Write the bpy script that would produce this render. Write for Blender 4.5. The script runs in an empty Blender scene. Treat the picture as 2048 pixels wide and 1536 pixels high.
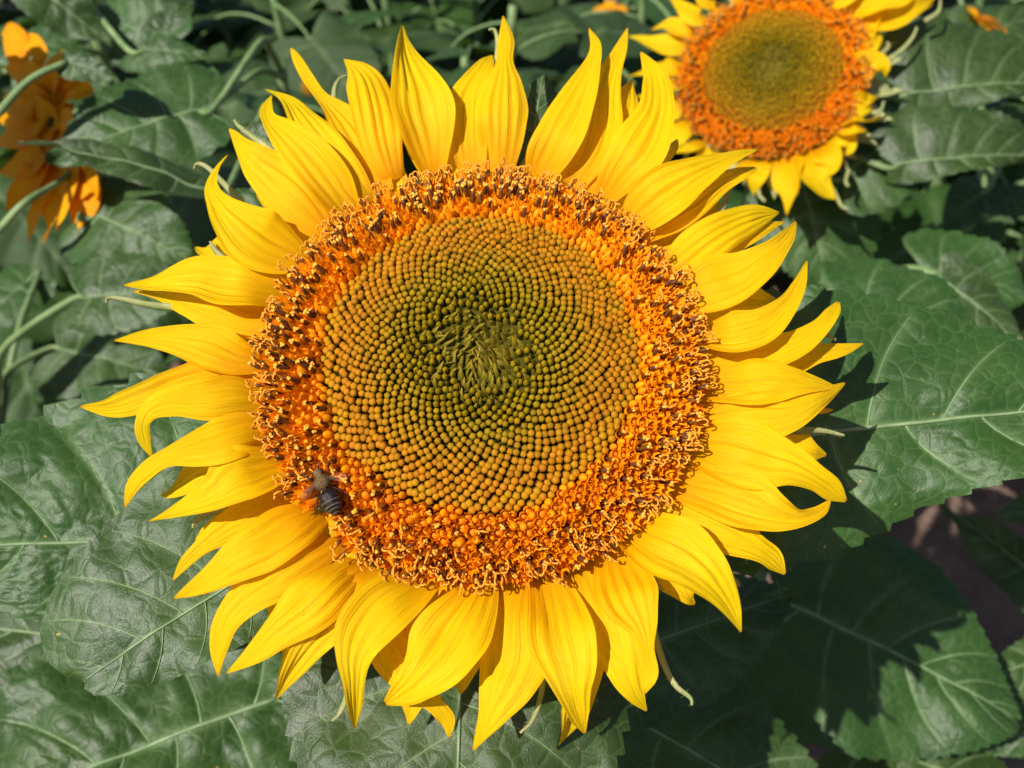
import bpy, math, random
from mathutils import Vector, Matrix, noise, Quaternion

# ------------------------------------------------------------------ camera, sky, sun, exposure
SC = bpy.context.scene
COL = SC.collection
F = 2196.0                     # focal length in pixels of the 2048 px wide photograph
PITCH = math.radians(42)
CAMPOS = Vector((0, 0, 1.2))
CR = Vector((1, 0, 0))
CU = Vector((0, math.sin(PITCH), math.cos(PITCH)))
CF = Vector((0, math.cos(PITCH), -math.sin(PITCH)))

cd = bpy.data.cameras.new('camera'); cam = bpy.data.objects.new('camera', cd); COL.objects.link(cam)
cam.location = CAMPOS
cam.rotation_euler = (math.pi / 2 - PITCH, 0, 0)
cd.sensor_width = 36.0
cd.lens = F / 2048 * 36.0
cd.clip_start = 0.01; cd.clip_end = 3000
cd.dof.use_dof = True; cd.dof.focus_distance = 0.475; cd.dof.aperture_fstop = 10.0
SC.camera = cam

SUN = (CR * -0.56 + CU * 0.33 - CF * 1.0).normalized()
wd = bpy.data.worlds.new('World'); SC.world = wd; wd.use_nodes = True
nt = wd.node_tree; bg = nt.nodes['Background']
sky = nt.nodes.new('ShaderNodeTexSky'); sky.sky_type = 'NISHITA'; sky.sun_disc = False
sky.sun_elevation = math.asin(SUN.z); sky.sun_rotation = math.atan2(SUN.x, SUN.y) % (2 * math.pi)
nt.links.new(sky.outputs[0], bg.inputs[0]); bg.inputs[1].default_value = 0.064
sl = bpy.data.lights.new('sun', 'SUN'); sl.energy = 5.0; sl.angle = math.radians(0.5); sl.color = (1, 0.95, 0.87)
so = bpy.data.objects.new('sun', sl); COL.objects.link(so); so.rotation_euler = SUN.to_track_quat('Z', 'Y').to_euler()
so.location = (-2, -1, 4)
SC.view_settings.view_transform = 'Standard'; SC.view_settings.look = 'None'
SC.view_settings.gamma = 1; SC.view_settings.exposure = 0.52
SC.cycles.max_bounces = 5; SC.cycles.diffuse_bounces = 3; SC.cycles.glossy_bounces = 2; SC.cycles.transmission_bounces = 3; SC.cycles.transparent_max_bounces = 6

# ------------------------------------------------------------------ helpers
RND = random.Random(5)

def ray(px, py):
    return CR * ((px - 1024) / F) + CU * (-(py - 768) / F) + CF

def at(px, py, d):
    return CAMPOS + ray(px, py) * d

def hit(px, py, P, N):
    r = ray(px, py)
    return CAMPOS + r * ((P - CAMPOS).dot(N) / r.dot(N))

def sm(a, b, x):
    t = max(0.0, min(1.0, (x - a) / (b - a))); return t * t * (3 - 2 * t)

def interp(tab, x):
    for (x0, y0), (x1, y1) in zip(tab, tab[1:]):
        if x <= x1:
            k = (x - x0) / (x1 - x0); k = max(0, k)
            return y0 + (y1 - y0) * k
    return tab[-1][1]

def catmull(pts, n):
    """n samples along a Catmull-Rom curve through equal-dimension tuples"""
    P = [Vector(p) for p in pts]
    P = [P[0] * 2 - P[1]] + P + [P[-1] * 2 - P[-2]]
    m = len(P) - 3; out = []
    for i in range(n):
        u = i / (n - 1) * m; k = min(int(u), m - 1); t = u - k
        a, b, c, d = P[k:k + 4]
        out.append(0.5 * ((2 * b) + (c - a) * t + (2 * a - 5 * b + 4 * c - d) * t * t + (3 * b - a - 3 * c + d) * t ** 3))
    return out

def mesh(name, V, Fc, mats, mi=None, uv=None, attrs=None, smooth=True):
    me = bpy.data.meshes.new(name)
    me.from_pydata([tuple(v) for v in V], [], Fc)
    for m in mats: me.materials.append(m)
    if mi: me.polygons.foreach_set('material_index', mi)
    if smooth: me.polygons.foreach_set('use_smooth', [True] * len(me.polygons))
    if uv:
        ul = me.uv_layers.new(name='UVMap')
        li = [0] * len(me.loops); me.loops.foreach_get('vertex_index', li)
        flat = []
        for i in li: flat += [uv[i][0], uv[i][1]]
        ul.data.foreach_set('uv', flat)
    if attrs:
        for k, vals in attrs.items():
            a = me.attributes.new(k, 'FLOAT', 'POINT'); a.data.foreach_set('value', vals)
    me.update()
    return me

def obj(name, me, parent=None, loc=None):
    o = bpy.data.objects.new(name, me); COL.objects.link(o)
    if parent is not None: o.parent = parent
    if loc is not None: o.location = loc
    return o

def thing(name, label, cat, loc, group=None):
    o = bpy.data.objects.new(name, None); COL.objects.link(o); o.location = loc
    o.empty_display_size = 0.05
    o['label'] = label; o['category'] = cat
    if group: o['group'] = group
    return o

class MB:
    def __init__(s): s.v = []; s.f = []; s.m = []; s.uv = []
    def ring_tube(s, pts, rads, sides=7, mi=0, caps=True, uv0=0.0, uv1=1.0, flat=1.0):
        n = len(pts); base = len(s.v); up = None
        for i in range(n):
            t = (pts[min(i + 1, n - 1)] - pts[max(i - 1, 0)]).normalized()
            if up is None:
                up = t.orthogonal().normalized()
            up = (up - t * up.dot(t)).normalized(); sd = t.cross(up)
            for k in range(sides):
                a = 2 * math.pi * k / sides
                s.v.append(pts[i] + up * (math.cos(a) * rads[i]) + sd * (math.sin(a) * rads[i] * flat))
                s.uv.append((k / sides, uv0 + (uv1 - uv0) * i / (n - 1)))
        for i in range(n - 1):
            for k in range(sides):
                a = base + i * sides + k; b = base + i * sides + (k + 1) % sides
                s.f.append((a, b, b + sides, a + sides)); s.m.append(mi)
        if caps:
            s.f.append(tuple(base + k for k in range(sides))[::-1]); s.m.append(mi)
            e = base + (n - 1) * sides
            s.f.append(tuple(e + k for k in range(sides))); s.m.append(mi)
    def lathe(s, prof, sides=8, mi=0, origin=Vector((0, 0, 0)), lobes=0, lamp=0.0, cap=True):
        """prof: list of (r, z, uvv)"""
        base = len(s.v)
        for r, z, u in prof:
            for k in range(sides):
                a = 2 * math.pi * k / sides
                rr = r * (1 + lamp * math.cos(lobes * a)) if lobes else r
                s.v.append(origin + Vector((rr * math.cos(a), rr * math.sin(a), z))); s.uv.append((k / sides, u))
        for i in range(len(prof) - 1):
            for k in range(sides):
                a = base + i * sides + k; b = base + i * sides + (k + 1) % sides
                s.f.append((a, b, b + sides, a + sides)); s.m.append(mi)
        if cap:
            e = base + (len(prof) - 1) * sides
            s.f.append(tuple(e + k for k in range(sides))); s.m.append(mi)
    def mesh(s, name, mats, smooth=True):
        return mesh(name, s.v, s.f, mats, s.m, s.uv, None, smooth)
    def add(s, other, M, uvx=None):
        b = len(s.v)
        s.v += [M @ v for v in other.v]
        s.uv += [(uvx if uvx is not None else u[0], u[1]) for u in other.uv]
        s.f += [tuple(i + b for i in f) for f in other.f]; s.m += other.m

# ------------------------------------------------------------------ materials
class NT:
    def __init__(s, name):
        s.mat = bpy.data.materials.new(name); s.mat.use_nodes = True
        s.t = s.mat.node_tree; s.t.nodes.clear()
        s.out = s.n('ShaderNodeOutputMaterial')
    def n(s, ty, **kw):
        nd = s.t.nodes.new(ty)
        for k, v in kw.items():
            if hasattr(nd, k): setattr(nd, k, v)
        return nd
    def l(s, a, b): s.t.links.new(a, b)
    def val(s, sock, v):
        if hasattr(v, 'is_output'): s.l(v, sock)
        else: sock.default_value = v
    def noise(s, vec, scale, detail=3, rough=0.55, dist=0):
        nd = s.n('ShaderNodeTexNoise'); nd.inputs['Scale'].default_value = scale; nd.inputs['Detail'].default_value = detail
        nd.inputs['Roughness'].default_value = rough; nd.inputs['Distortion'].default_value = dist
        if vec is not None: s.l(vec, nd.inputs['Vector'])
        return nd.outputs[0]
    def ramp(s, fac, stops):
        nd = s.n('ShaderNodeValToRGB'); cr = nd.color_ramp
        while len(cr.elements) > 1: cr.elements.remove(cr.elements[0])
        cr.elements[0].position = stops[0][0]; cr.elements[0].color = (*stops[0][1], 1) if len(stops[0][1]) == 3 else stops[0][1]
        for p, c in stops[1:]:
            e = cr.elements.new(p); e.color = (*c, 1)
        s.l(fac, nd.inputs[0]); return nd.outputs[0]
    def mix(s, fac, a, b, mode='MIX'):
        nd = s.n('ShaderNodeMix', data_type='RGBA', blend_type=mode)
        s.val(nd.inputs[0], fac)
        for sock, v in ((nd.inputs[6], a), (nd.inputs[7], b)):
            if isinstance(v, tuple): sock.default_value = (*v, 1) if len(v) == 3 else v
            else: s.l(v, sock)
        return nd.outputs[2]
    def math(s, op, a, b=0.0):
        nd = s.n('ShaderNodeMath', operation=op); s.val(nd.inputs[0], a); s.val(nd.inputs[1], b); return nd.outputs[0]
    def coord(s, which): return s.n('ShaderNodeTexCoord').outputs[which]
    def mapping(s, vec, scale):
        nd = s.n('ShaderNodeMapping'); nd.inputs['Scale'].default_value = scale; s.l(vec, nd.inputs[0]); return nd.outputs[0]
    def bump(s, h, strength, dist=0.001, normal=None):
        nd = s.n('ShaderNodeBump'); nd.inputs['Strength'].default_value = strength; nd.inputs['Distance'].default_value = dist
        s.l(h, nd.inputs['Height'])
        if normal is not None: s.l(normal, nd.inputs['Normal'])
        return nd.outputs[0]
    def bsdf(s, color, rough, spec=0.5, normal=None, **kw):
        nd = s.n('ShaderNodeBsdfPrincipled')
        if isinstance(color, tuple): nd.inputs['Base Color'].default_value = (*color, 1)
        else: s.l(color, nd.inputs['Base Color'])
        s.val(nd.inputs['Roughness'], rough); s.val(nd.inputs['Specular IOR Level'], spec)
        for k, v in kw.items(): s.val(nd.inputs[k.replace('_', ' ')], v)
        if normal is not None: s.l(normal, nd.inputs['Normal'])
        return nd.outputs[0]
    def trans(s, sh, color, fac, normal=None):
        t = s.n('ShaderNodeBsdfTranslucent')
        if isinstance(color, tuple): t.inputs[0].default_value = (*color, 1)
        else: s.l(color, t.inputs[0])
        if normal is not None: s.l(normal, t.inputs['Normal'])
        m = s.n('ShaderNodeMixShader'); s.val(m.inputs[0], fac); s.l(sh, m.inputs[1]); s.l(t.outputs[0], m.inputs[2])
        return m.outputs[0]
    def done(s, sh): s.l(sh, s.out.inputs[0]); return s.mat

def mat_petal(name, base, mid, tip, trans, tcol):
    m = NT(name); uv = m.coord('UV')
    sep = m.n('ShaderNodeSeparateXYZ'); m.l(uv, sep.inputs[0])
    oi = m.n('ShaderNodeObjectInfo')
    grad = m.ramp(sep.outputs[1], [(0.0, base), (0.28, mid), (0.75, tip), (0.97, tip), (1.0, (0.62, 0.28, 0.01))])
    st = m.noise(m.mapping(uv, (34, 1.6, 1)), 1.0, 3, 0.6)
    c = m.mix(m.math('MULTIPLY', m.ramp(st, [(0.35, (1, 1, 1)), (0.62, (0, 0, 0))]), 0.34), grad, (0.80, 0.36, 0.004))
    bl = m.noise(m.coord('Object'), 55, 2)
    c = m.mix(m.math('MULTIPLY', m.ramp(bl, [(0.45, (0, 0, 0)), (0.75, (1, 1, 1))]), 0.25), c, (0.87, 0.47, 0.004))
    hs = m.n('ShaderNodeHueSaturation'); m.l(c, hs.inputs['Color'])
    m.l(m.math('ADD', m.math('MULTIPLY', oi.outputs['Random'], 0.018), 0.491), hs.inputs['Hue'])
    m.l(m.math('ADD', m.math('MULTIPLY', oi.outputs['Random'], -0.10), 1.03), hs.inputs['Value'])
    fine = m.noise(m.mapping(uv, (90, 4, 1)), 1.0, 2)
    ht = m.math('ADD', m.math('MULTIPLY', st, 1.0), m.math('MULTIPLY', fine, 0.35))
    nb = m.bump(ht, 0.65, 0.0013)
    sh = m.bsdf(hs.outputs[0], 0.55, 0.16, nb)
    return m.done(m.trans(sh, tcol, trans, nb))

PETAL = mat_petal('petal_yellow', (0.88, 0.37, 0.001), (0.92, 0.575, 0.002), (0.93, 0.66, 0.004), 0.42, (0.95, 0.60, 0.0))
PETAL_O = mat_petal('petal_orange_yellow', (0.78, 0.24, 0.001), (0.84, 0.33, 0.001), (0.87, 0.40, 0.002), 0.36, (0.90, 0.32, 0.0))

def mat_leaf(name, c0, c1, vein, under):
    m = NT(name); ob = m.coord('Object'); uv = m.coord('UV')
    at_ = m.n('ShaderNodeAttribute', attribute_name='vein')
    oi = m.n('ShaderNodeObjectInfo')
    n1 = m.noise(ob, 22, 4)
    c = m.mix(m.ramp(n1, [(0.35, (0, 0, 0)), (0.68, (1, 1, 1))]), c0, c1)
    n2 = m.noise(ob, 260, 2)
    c = m.mix(m.math('MULTIPLY', m.ramp(n2, [(0.55, (0, 0, 0)), (0.75, (1, 1, 1))]), 0.35), c, tuple(x * 1.7 for x in c1))
    c = m.mix(m.math('MULTIPLY', at_.outputs['Fac'], 0.42), c, vein)
    # a few dry specks
    sp = m.noise(ob, 210, 1)
    c = m.mix(m.ramp(sp, [(0.785, (0, 0, 0)), (0.81, (1, 1, 1))]), c, (0.30, 0.20, 0.05))
    geo = m.n('ShaderNodeNewGeometry')
    c = m.mix(geo.outputs['Backfacing'], c, under)
    hs = m.n('ShaderNodeHueSaturation'); m.l(c, hs.inputs['Color'])
    m.l(m.math('ADD', m.math('MULTIPLY', oi.outputs['Random'], 0.03), 0.485), hs.inputs['Hue'])
    m.l(m.math('ADD', m.math('MULTIPLY', oi.outputs['Random'], 0.35), 0.82), hs.inputs['Value'])
    n3 = m.noise(ob, 34, 2)
    nn = m.n('ShaderNodeTexNoise'); nn.inputs['Scale'].default_value = 60; nn.inputs['Detail'].default_value = 1; m.l(ob, nn.inputs['Vector'])
    wv = m.mix(0.010, ob, nn.outputs[1], 'ADD')
    vo = m.n('ShaderNodeTexVoronoi', feature='DISTANCE_TO_EDGE'); vo.inputs['Scale'].default_value = 105; m.l(wv, vo.inputs['Vector'])
    cell = m.math('MINIMUM', vo.outputs[0], 0.22)
    hair = m.noise(ob, 900, 2, 0.7)
    nb = m.bump(m.math('ADD', m.math('ADD', m.math('MULTIPLY', cell, 1.5), m.math('MULTIPLY', hair, 0.36)), m.math('MULTIPLY', n3, 0.5)), 0.42, 0.0019)
    net = m.ramp(vo.outputs[0], [(0.0, (1, 1, 1)), (0.055, (0, 0, 0))])
    cnet = m.mix(m.math('MULTIPLY', net, 0.30), hs.outputs[0], (0.10, 0.155, 0.055))
    rough = m.math('ADD', m.math('MULTIPLY', n1, 0.24), 0.34)
    sh = m.bsdf(cnet, rough, 0.42, nb)
    return m.done(m.trans(sh, (0.13, 0.26, 0.015), 0.13, nb))

LEAF = mat_leaf('leaf_green', (0.017, 0.045, 0.007), (0.031, 0.068, 0.012), (0.17, 0.25, 0.10), (0.085, 0.14, 0.055))

def mat_simple(name, c0, c1, scale, rough=0.6, spec=0.3, bump=0.3, bscale=None, trans=0, tcol=None):
    m = NT(name); ob = m.coord('Object')
    c = m.mix(m.ramp(m.noise(ob, scale, 3), [(0.35, (0, 0, 0)), (0.65, (1, 1, 1))]), c0, c1)
    oi = m.n('ShaderNodeObjectInfo')
    hs = m.n('ShaderNodeHueSaturation'); m.l(c, hs.inputs['Color'])
    m.l(m.math('ADD', m.math('MULTIPLY', oi.outputs['Random'], 0.3), 0.85), hs.inputs['Value'])
    nb = m.bump(m.noise(ob, bscale or scale * 4, 3), bump, 0.0006)
    sh = m.bsdf(hs.outputs[0], rough, spec, nb)
    if trans: sh = m.trans(sh, tcol or c1, trans)
    return m.done(sh)

VEIN = mat_simple('leaf_vein_pale', (0.13, 0.20, 0.09), (0.20, 0.28, 0.14), 90, 0.55)
STEM = mat_simple('stem_pale_green', (0.10, 0.17, 0.06), (0.17, 0.24, 0.10), 60, 0.6, 0.3, 0.5, 500)
BRACT = mat_simple('bract_olive', (0.17, 0.20, 0.07), (0.27, 0.28, 0.12), 120, 0.6, 0.3, 0.5, 900)
RECEPT = mat_simple('receptacle_brown', (0.05, 0.042, 0.003), (0.08, 0.065, 0.005), 120, 0.8, 0.1)
ANTHER = mat_simple('anther_brown', (0.075, 0.024, 0.004), (0.14, 0.045, 0.007), 900, 0.5, 0.35)
POLLEN = mat_simple('pollen_yellow', (0.78, 0.34, 0.03), (0.85, 0.46, 0.06), 900, 0.8, 0.15, 0.8, 3000)
STIGMA = mat_simple('stigma_peach', (0.80, 0.27, 0.012), (0.86, 0.38, 0.045), 900, 0.75, 0.2, 0.8, 3000)

def mat_floret(name, lo, mid, hi, rough=0.5, spec=0.35, trans=0.0, greenmix=None):
    """colour runs along the floret (uv.y); uv.x carries ripeness in the joined ones"""
    m = NT(name); uv = m.coord('UV'); sep = m.n('ShaderNodeSeparateXYZ'); m.l(uv, sep.inputs[0])
    c = m.ramp(sep.outputs[1], [(0.0, lo), (0.5, mid), (0.9, hi)])
    if greenmix:
        g = m.ramp(sep.outputs[1], [(0.0, greenmix[0]), (0.5, greenmix[1]), (0.95, greenmix[2])])
        c = m.mix(sep.outputs[0], c, g)
    geo = m.n('ShaderNodeNewGeometry')
    r = m.n('ShaderNodeObjectInfo')
    v = m.math('ADD', m.math('MULTIPLY', geo.outputs['Random Per Island'], 0.35), 0.82)
    hs = m.n('ShaderNodeHueSaturation'); m.l(c, hs.inputs['Color']); m.l(v, hs.inputs['Value'])
    m.l(m.math('ADD', m.math('MULTIPLY', r.outputs['Random'], 0.02), 0.49), hs.inputs['Hue'])
    nb = m.bump(m.noise(m.coord('Object'), 1500, 2), 0.3, 0.0003)
    sh = m.bsdf(hs.outputs[0], rough, spec, nb)
    if trans: sh = m.trans(sh, tuple(hi), trans)
    return m.done(sh)

BUDM = mat_floret('bud_ochre', (0.060, 0.033, 0.001), (0.15, 0.080, 0.002), (0.36, 0.146, 0.002), 0.6, 0.12,
                  greenmix=((0.075, 0.068, 0.002), (0.125, 0.105, 0.002), (0.225, 0.155, 0.002)))
CHAFF = mat_floret('chaff_olive', (0.035, 0.033, 0.004), (0.15, 0.125, 0.007), (0.30, 0.225, 0.018), 0.27, 0.8, 0.08)
COROLLA = mat_floret('corolla_orange', (0.66, 0.23, 0.003), (0.86, 0.285, 0.003), (0.91, 0.33, 0.003), 0.5, 0.25, 0.28)

def mat_soil():
    m = NT('soil'); ob = m.coord('Object')
    n1 = m.noise(ob, 9, 6, 0.65); n2 = m.noise(ob, 70, 5, 0.7)
    c = m.mix(m.ramp(n1, [(0.35, (0, 0, 0)), (0.65, (1, 1, 1))]), (0.10, 0.060, 0.045), (0.25, 0.165, 0.13))
    c = m.mix(m.math('MULTIPLY', n2, 0.5), c, (0.30, 0.21, 0.17))
    nb = m.bump(m.math('ADD', n1, m.math('MULTIPLY', n2, 0.6)), 0.9, 0.03)
    return m.done(m.bsdf(c, 0.95, 0.1, nb))
SOIL = mat_soil()

# ------------------------------------------------------------------ the ground
def ground():
    n = 150; V = []; Fc = []
    xs = [-6 + 12 * i / n for i in range(n + 1)]; ys = [-4 + 12 * i / n for i in range(n + 1)]
    xs = [-800, -60] + xs + [60, 800]; ys = [-800, -60] + ys + [60, 1500]
    for y in ys:
        for x in xs:
            k = 1 if abs(x) < 6.01 and -4.01 < y < 8.01 else 0
            z = k * (0.035 * noise.noise(Vector((x * 3, y * 3, 1))) + 0.03 * noise.noise(Vector((x * 9, y * 9, 5))))
            V.append((x, y, z))
    w = len(xs)
    for j in range(len(ys) - 1):
        for i in range(w - 1):
            a = j * w + i; Fc.append((a, a + 1, a + 1 + w, a + w))
    o = obj('ground', mesh('ground', V, Fc, [SOIL])); o['kind'] = 'structure'
    # loose clods of earth
    mb = MB(); r = random.Random(3)
    for i in range(1500):
        x = r.uniform(-1.6, 1.8); y = r.uniform(0.1, 3.2); s = r.uniform(0.004, 0.02) * r.choice((1, 1, 1, 1.9))
        z = 0.035 * noise.noise(Vector((x * 3, y * 3, 1))) + 0.03 * noise.noise(Vector((x * 9, y * 9, 5)))
        c = Vector((x, y, z + s * 0.3)); b = len(mb.v)
        ico = [(0, 0, 1), (.89, 0, .45), (.28, .85, .45), (-.72, .53, .45), (-.72, -.53, .45), (.28, -.85, .45),
               (.72, .53, -.45), (-.28, .85, -.45), (-.89, 0, -.45), (-.28, -.85, -.45), (.72, -.53, -.45), (0, 0, -1)]
        for q in ico:
            mb.v.append(c + Vector(q) * s * r.uniform(0.65, 1.2)); mb.uv.append((0, 0))
        for f in [(0,1,2),(0,2,3),(0,3,4),(0,4,5),(0,5,1),(1,6,2),(2,7,3),(3,8,4),(4,9,5),(5,10,1),(6,7,2),(7,8,3),(8,9,4),(9,10,5),(10,6,1),(11,7,6),(11,8,7),(11,9,8),(11,10,9),(11,6,10)]:
            mb.f.append(tuple(b + k for k in f)); mb.m.append(0)
    o = obj('soil_clods', mb.mesh('soil_clods', [SOIL], False)); o['kind'] = 'stuff'
    o['label'] = 'loose brown crumbs of earth lying on the field soil'; o['category'] = 'soil'
ground()

# ------------------------------------------------------------------ leaves
W_TAB = [(0, .80), (.06, .95), (.16, 1.0), (.28, .98), (.42, .88), (.56, .74), (.70, .56), (.82, .38), (.92, .19), (1, .0)]
A_TAB = [(0, 142), (.08, 118), (.2, 92), (.4, 66), (.6, 50), (.8, 36), (1, 22)]

def leaf_point(s, t, L, wl, wr, o):
    """s along the midrib, t from -1 to 1 across; flat 2-D point and then its height"""
    side = 1 if t >= 0 else -1
    u = abs(t); W = interp((o.get('wtl') if side > 0 else o.get('wtr')) or W_TAB, s) * (wl if side > 0 else wr) * L
    # teeth along the margin
    ph = (s * o['teeth'] + (0.37 if side > 0 else 0)) % 1.0
    W *= 1 + sm(0.86, 1, u) * (o['tooth'] * (ph - 0.45)) * (1 - sm(.9, 1, s))
    # integrate a forward-curving side vein
    a0 = math.radians(interp(o.get('atab') or A_TAB, s)); bend = math.radians(34)
    x = s * L; y = 0.0; n = 4
    for k in range(n):
        a = a0 - bend * u * (k + .5) / n
        x += math.cos(a) * W * u / n; y += math.sin(a) * W * u / n
    y *= side
    x -= 0.0
    # relief
    nv = o['nv']; vph = s * nv + (0.5 if side < 0 else 0)
    q = abs(math.sin(math.pi * vph)) ** 0.55
    z = o['quilt'] * L * (q - 0.62) * sm(0.0, 0.10, u) * (1 - sm(0.80, 1, u)) * (1 - 0.6 * s)
    if o['ter']:
        ci = math.floor(vph); fr = vph - ci
        pz = u * (8.5 - 3 * s) + 0.37 * (ci * 7 % 5) + side * .2 + 1.1 * abs(fr - .5) + .9 * noise.noise(Vector((x / L * 7, y / L * 7, o['ph'] + 9)))
        g = min(abs(math.sin(math.pi * pz)), .62) ** .6
        z += o['ter'] * L * (g - .6) * sm(0.03, .14, u) * (1 - sm(.84, 1, u)) * (1 - sm(.75, 1, s)) * (.35 + .65 * sm(.0, .22, min(fr, 1 - fr)))
    xx = x / L
    z += o['arch'] * L * (1 - (2 * xx - 0.9) ** 2)
    z += (o['foldl'] if side > 0 else o['foldr']) * abs(y) - o['curl'] * (abs(y) ** 2) / L
    z += o['wave'] * L * math.sin(s * o['wf'] + o['ph'] + (1.9 if side < 0 else 0)) * u ** 2
    z += o['bump'] * L * noise.noise(Vector((x / L * 3.2 + o['ph'] * 3, y / L * 3.2, o['ph']))) * (0.3 + u)
    z += 0.35 * o['bump'] * L * noise.noise(Vector((x / L * 9 + o['ph'] * 3, y / L * 9, o['ph'] + 4)))
    return Vector((x, y, z))

DEF = dict(teeth=19, tooth=0.085, nv=7, quilt=0.016, arch=0.06, foldl=0.06, foldr=0.06, curl=0.25, wave=0.035, wf=11.0, bump=0.05, ns=72, nt=9, ter=0)

def leaf_mesh(name, L, wl, wr, o, with_veins=True):
    ns, ntt = o['ns'], o['nt']; V = []; UV = []; VA = []; Fc = []
    # lateral samples denser at the midrib and the margin
    ts = [math.sin((k / ntt - 0.5) * math.pi) * 0.5 + 0.5 for k in range(ntt + 1)]
    lat = [-t for t in ts[::-1]][:-1] + ts
    for i in range(ns + 1):
        s = i / ns
        for t in lat:
            V.append(leaf_point(s, t if abs(t) > 1e-6 else 0.0, L, wl, wr, o)); UV.append((s, t * .5 + .5))
            vph = s * o['nv'] + (0.5 if t < 0 else 0)
            d = abs(vph - round(vph)) / o['nv'] * 1.3
            vv = max(math.exp(-(d / 0.008) ** 2) * (1 - sm(.55, 1, abs(t))) * 0.8, math.exp(-(abs(t) / 0.03) ** 2))
            VA.append(vv)
    w = len(lat)
    for i in range(ns):
        for j in range(w - 1):
            a = i * w + j; Fc.append((a, a + w, a + w + 1, a + 1))
    me = mesh(name, V, Fc, [LEAF], None, UV, {'vein': VA})
    mv = None
    if with_veins:
        mb = MB(); lift = Vector((0, 0, 0.0005))
        n = 26
        mb.ring_tube([leaf_point(k / n * .985, 0, L, wl, wr, o) + lift for k in range(n + 1)],
                     [L * 0.0062 * (1 - 0.85 * k / n) + 0.00015 for k in range(n + 1)], 6, uv1=1)
        for side in (1, -1):
            k0 = 0
            while True:
                s = (k0 + (0 if side > 0 else -0.5)) / o['nv'] ; k0 += 1
                if s > 0.9: break
                if s < 0.0: continue
                s = max(s, 0.012); m = 14; big = 1.0 if s < .25 else 0.7
                mb.ring_tube([leaf_point(s, side * 0.93 * k / m, L, wl, wr, o) + lift for k in range(m + 1)],
                             [L * 0.0034 * big * (1 - 0.88 * k / m) * (1 - .5 * s) + 0.00010 for k in range(m + 1)], 4, uv1=1)
        mv = mb.mesh(name + '_veins', [VEIN])
    return me, mv

LEAFLOG = []
def add_leaf(plant, stem_top, base, tip, a, b, wl, wr, seed=0, lname=None, petiole=True, veins=True, sag=0.5, **kw):
    """base = (px, py, depth); tip = (px, py) on the plane through base whose normal is (b, -a, 1)"""
    r = random.Random(seed * 7 + 13)
    o = dict(DEF); o['ph'] = r.uniform(0, 6.28); o['wf'] = r.uniform(8, 14); o['nv'] = r.choice((6, 7, 7)); o['teeth'] = r.choice((17, 19, 22))
    o.update(kw)
    B = at(*base); N = Vector((b, -a, 1)).normalized()
    P = hit(tip[0], tip[1], B, N); X = P - B; L = X.length; X.normalize(); Y = N.cross(X)
    LEAFLOG.append((base, round(L, 3), round(B.z, 2)))
    me, mv = leaf_mesh('leaf', L, wl, wr, o, veins)
    ob = obj('leaf', me, plant)
    M = Matrix((X, Y, N)).transposed().to_4x4(); M.translation = B - plant.location
    ob.matrix_local = M
    if lname: ob['label'] = lname
    if mv: obj('veins', mv, ob)
    if petiole:
        # petiole from the stem to the leaf base
        H = stem_top; d = math.hypot(B.x - H.x, B.y - H.y)
        z0 = min(B.z - 0.35 * d, H.z); S = Vector((H.x, H.y, max(z0, 0.05)))
        mid = (S + B) * 0.5 + Vector((0, 0, 0.16 * d)) - X * 0.02
        pts = [p for p in catmull([S, S.lerp(mid, .5) + Vector((0, 0, .03 * d)), mid, B - X * 0.012 - N * .002, B + X * 0.004], 18)]
        mb = MB(); mb.ring_tube([p - plant.location for p in pts], [0.0042 - 0.0018 * k / 17 for k in range(18)], 7)
        obj('petiole', mb.mesh('petiole', [STEM]), plant)
    return ob

def stem(plant, pts, r0, r1):
    P = catmull(pts, 26); mb = MB()
    mb.ring_tube([p - plant.location for p in P], [r0 + (r1 - r0) * k / 25 for k in range(26)], 10)
    return obj('stem', mb.mesh('stem', [STEM]), plant)

# ------------------------------------------------------------------ flower heads
def floret_bud(h=0.0055, r=0.0016, pt=0):
    mb = MB()
    mb.lathe([(r * .8, -0.004, 0), (r * .97, h * .45, .2), (r * 1.0, h * .66, .42), (r * .93, h * .82, .68), (r * .66, h * (.95 + .06 * pt), .92), (r * .2 * (1 - .6 * pt), h * (.985 + .3 * pt), .9)], 10, 0, lobes=5, lamp=.07)
    return mb

def chaff_scale(h, r, lean, rr):
    mb = MB(); n = 5; pts = []; rad = []
    for i in range(n + 1):
        k = i / n
        pts.append(Vector((-lean * k ** 1.6, 0, -0.003 + (h + 0.003) * k))); rad.append(r * (1.0, 1.05, .85, .55, .28, .05)[i])
    mb.ring_tube(pts, rad, 6, 0, False, flat=0.7)
    return mb

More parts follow.
